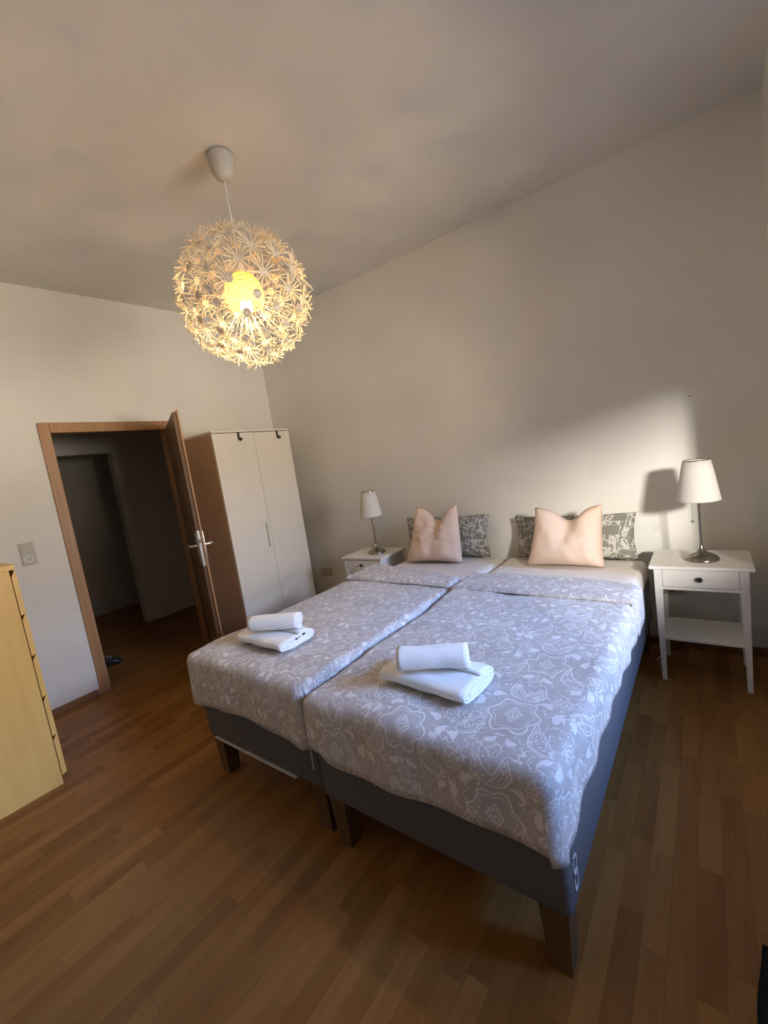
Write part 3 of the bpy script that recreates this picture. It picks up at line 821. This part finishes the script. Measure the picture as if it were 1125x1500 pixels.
# ------------------------------------------------------------------ sockets and switch
def socket_dish(m, cx, cz, ax):
    pass
def wall_unit(name, loc, axis, label, cat, group, units):
    """plate on a wall; units listed along the plate: 'switch' or 'socket'. Local x out of the wall, y along it, z up"""
    t = thing(name, loc, label, cat, group, 0 if axis == 'x' else -PI / 2)
    vert = units[0] == 'switch'
    n = len(units); u = 0.076
    hw, hh = (0.042, 0.078) if vert else (0.078, 0.041)
    MB().box(0, 0.010, -hw, hw, -hh, hh, 0.003).build('cover_plate', MT['sock'], t)
    for k, kind in enumerate(units):
        cy, cz = (0, 0.037 - k * 0.074) if vert else ((k - 0.5) * u, 0)
        if kind == 'switch':
            MB().box(0.010, 0.0145, cy - 0.029, cy + 0.029, cz - 0.029, cz + 0.029, 0.002).build('rocker', MT['sock'], t)
        else:
            s_ = MB().lathe([(0.0275, 0.0), (0.0275, 0.0125), (0.0225, 0.0135), (0.0195, 0.0125), (0.019, 0.004), (0.0, 0.0035)], (0, 0, 0), 28, 'x')
            so = s_.build('socket_dish', MT['plastic'], t, True); so.location = (0, cy, cz)  # lighter plastic than the plate puts a glint into the dish
            so.location.x = 0.0
            hm = MB()
            for q in (-0.0095, 0.0095): hm.lathe([(0.0, 0.0045), (0.0026, 0.0045), (0.0026, 0.0036), (0, 0.0035)], (0.0, q, 0), 10, 'x')
            ho = hm.build('pin_hole', MT['rubber'], so)
    return t
wall_unit('light_switch', (0, -2.367, 1.197), 'x', 'cream light switch above a socket on the wall between chest and doorway', 'switch', None, ['switch', 'socket'])
wall_unit('double_socket', (0.475, 0, 0.365), 'y', 'double wall socket between the wardrobe and the half-hidden nightstand', 'socket', 'double wall sockets', ['socket', 'socket'])
wall_unit('double_socket', (3.625, 0, 0.405), 'y', 'double wall socket behind the legs of the fully visible nightstand', 'socket', 'double wall sockets', ['socket', 'socket'])
pg = thing('power_plug', (3.587, -0.0145, 0.405), 'black plug with a dark cord in the socket behind the bright nightstand', 'plug')
MB().lathe([(0.0, 0.0), (0.019, 0.0), (0.020, -0.02), (0.014, -0.036), (0.0, -0.037)], (0, 0, 0), 20, 'y').build('plug_body', MT['rubber'], pg, True)
MB().tube([(0, -0.036, 0), (0, -0.05, -0.01), (-0.002, -0.052, -0.10), (-0.006, -0.045, -0.28), (-0.02, -0.05, -0.385), (0.03, -0.06, -0.399), (0.08, -0.05, -0.399)], 0.003, 8).build('cord', MT['rubber'], pg, True)
cb = MB().tube([(3.565, -0.030, 0.22), (3.562, -0.06, 0.10), (3.556, -0.09, 0.03), (3.560, -0.13, 0.006), (3.575, -0.17, 0.0045), (3.560, -0.21, 0.0045), (3.548, -0.26, 0.0045)], 0.0028, 8).build('power_cable', MT['plastic'], None, True)
tag(cb, 'thin white cable curling on the floor between bed and nightstand', 'cable')
nl = MB().lathe([(0.0, -0.007), (0.005, -0.006), (0.004, -0.003), (0.0018, -0.002), (0.0018, 0.004)], (3.786, 0, 1.587), 10, 'y').build('wall_nail', MT['nickel'], None, True)
tag(nl, 'small nail in the back wall above the bright table lamp', 'nail')

# ------------------------------------------------------------------ shoes in the hall
def make_shoe(loc, rz, label):
    t = thing('shoe', loc, label, 'shoe', 'dark shoes in the hall', rz)
    def loft(secs, name, mat, parent):
        m = MB(); rings = []
        for (x, hw, z0, z1) in secs:
            ring = []
            for k in range(14):
                a = 2 * PI * k / 14
                ring.append(m.bm.verts.new((x, hw * math.cos(a), (z0 + z1) / 2 + (z1 - z0) / 2 * math.sin(a))))
            rings.append(ring)
        for A, B in zip(rings, rings[1:]):
            for k in range(14): m.bm.faces.new((A[k], A[(k + 1) % 14], B[(k + 1) % 14], B[k]))
        m.bm.faces.new(rings[0]); m.bm.faces.new(rings[-1][::-1])
        return m.build(name, mat, parent, True)
    loft([(-0.13, 0.02, 0.02, 0.06), (-0.12, 0.034, 0.012, 0.105), (-0.08, 0.038, 0.012, 0.115), (-0.03, 0.040, 0.012, 0.105), (0.02, 0.044, 0.012, 0.09), (0.08, 0.047, 0.012, 0.066), (0.13, 0.038, 0.012, 0.05), (0.15, 0.015, 0.016, 0.034)], 'upper', MT['shoe'], t)
    loft([(-0.138, 0.02, 0.0, 0.02), (-0.12, 0.040, 0.0, 0.026), (0.0, 0.044, 0.0, 0.024), (0.08, 0.051, 0.0, 0.022), (0.135, 0.040, 0.0, 0.022), (0.158, 0.014, 0.004, 0.02)], 'sole', MT['rubber'], t)
    m = MB()
    for k in range(4):
        x = 0.0 + k * 0.024; z = 0.098 - k * 0.008
        m.tube([(x, -0.022, z - 0.006), (x + 0.004, 0, z + 0.002), (x, 0.022, z - 0.006)], 0.0025, 6)
    m.build('laces', MT['label'], t, True)
    return t
make_shoe((-0.62, -1.905, 0), 0.9, 'dark shoe on the hall floor just inside the door frame')
make_shoe((-0.78, -1.945, 0), 0.85, 'dark shoe deeper in the hall behind the other shoe')

# ------------------------------------------------------------------ dark green blanket at the bottom right corner
m = MB(); bm = m.bm; n = 26; grid = {}
for i in range(n + 1):
    for j in range(n + 1):
        a, b = -1 + 2 * i / n, -1 + 2 * j / n
        r = max(abs(a), abs(b))
        ang = math.atan2(b, a)
        x, y = 4.195 + 0.29 * a * (1 + 0.05 * math.sin(5 * ang)), -2.19 + 0.36 * b * (1 + 0.06 * math.sin(7 * ang + 1))
        z = 0.19 * (1 - r ** 2.4) + 0.006 + (0.05 * fbm((x, y, 0), 6) + 0.035 * math.sin(11 * ang) * r) * (1 - r ** 6)
        grid[i, j] = bm.verts.new((x, y, max(z, 0.006)))
for i in range(n):
    for j in range(n): bm.faces.new((grid[i, j], grid[i + 1, j], grid[i + 1, j + 1], grid[i, j + 1]))
bo = m.build('blanket', MT['green'], None, 'all')
md = bo.modifiers.new('thickness', 'SOLIDIFY'); md.thickness = 0.005; md.offset = -1
tag(bo, 'dark green crumpled blanket on the floor right of the bed foot', 'blanket')
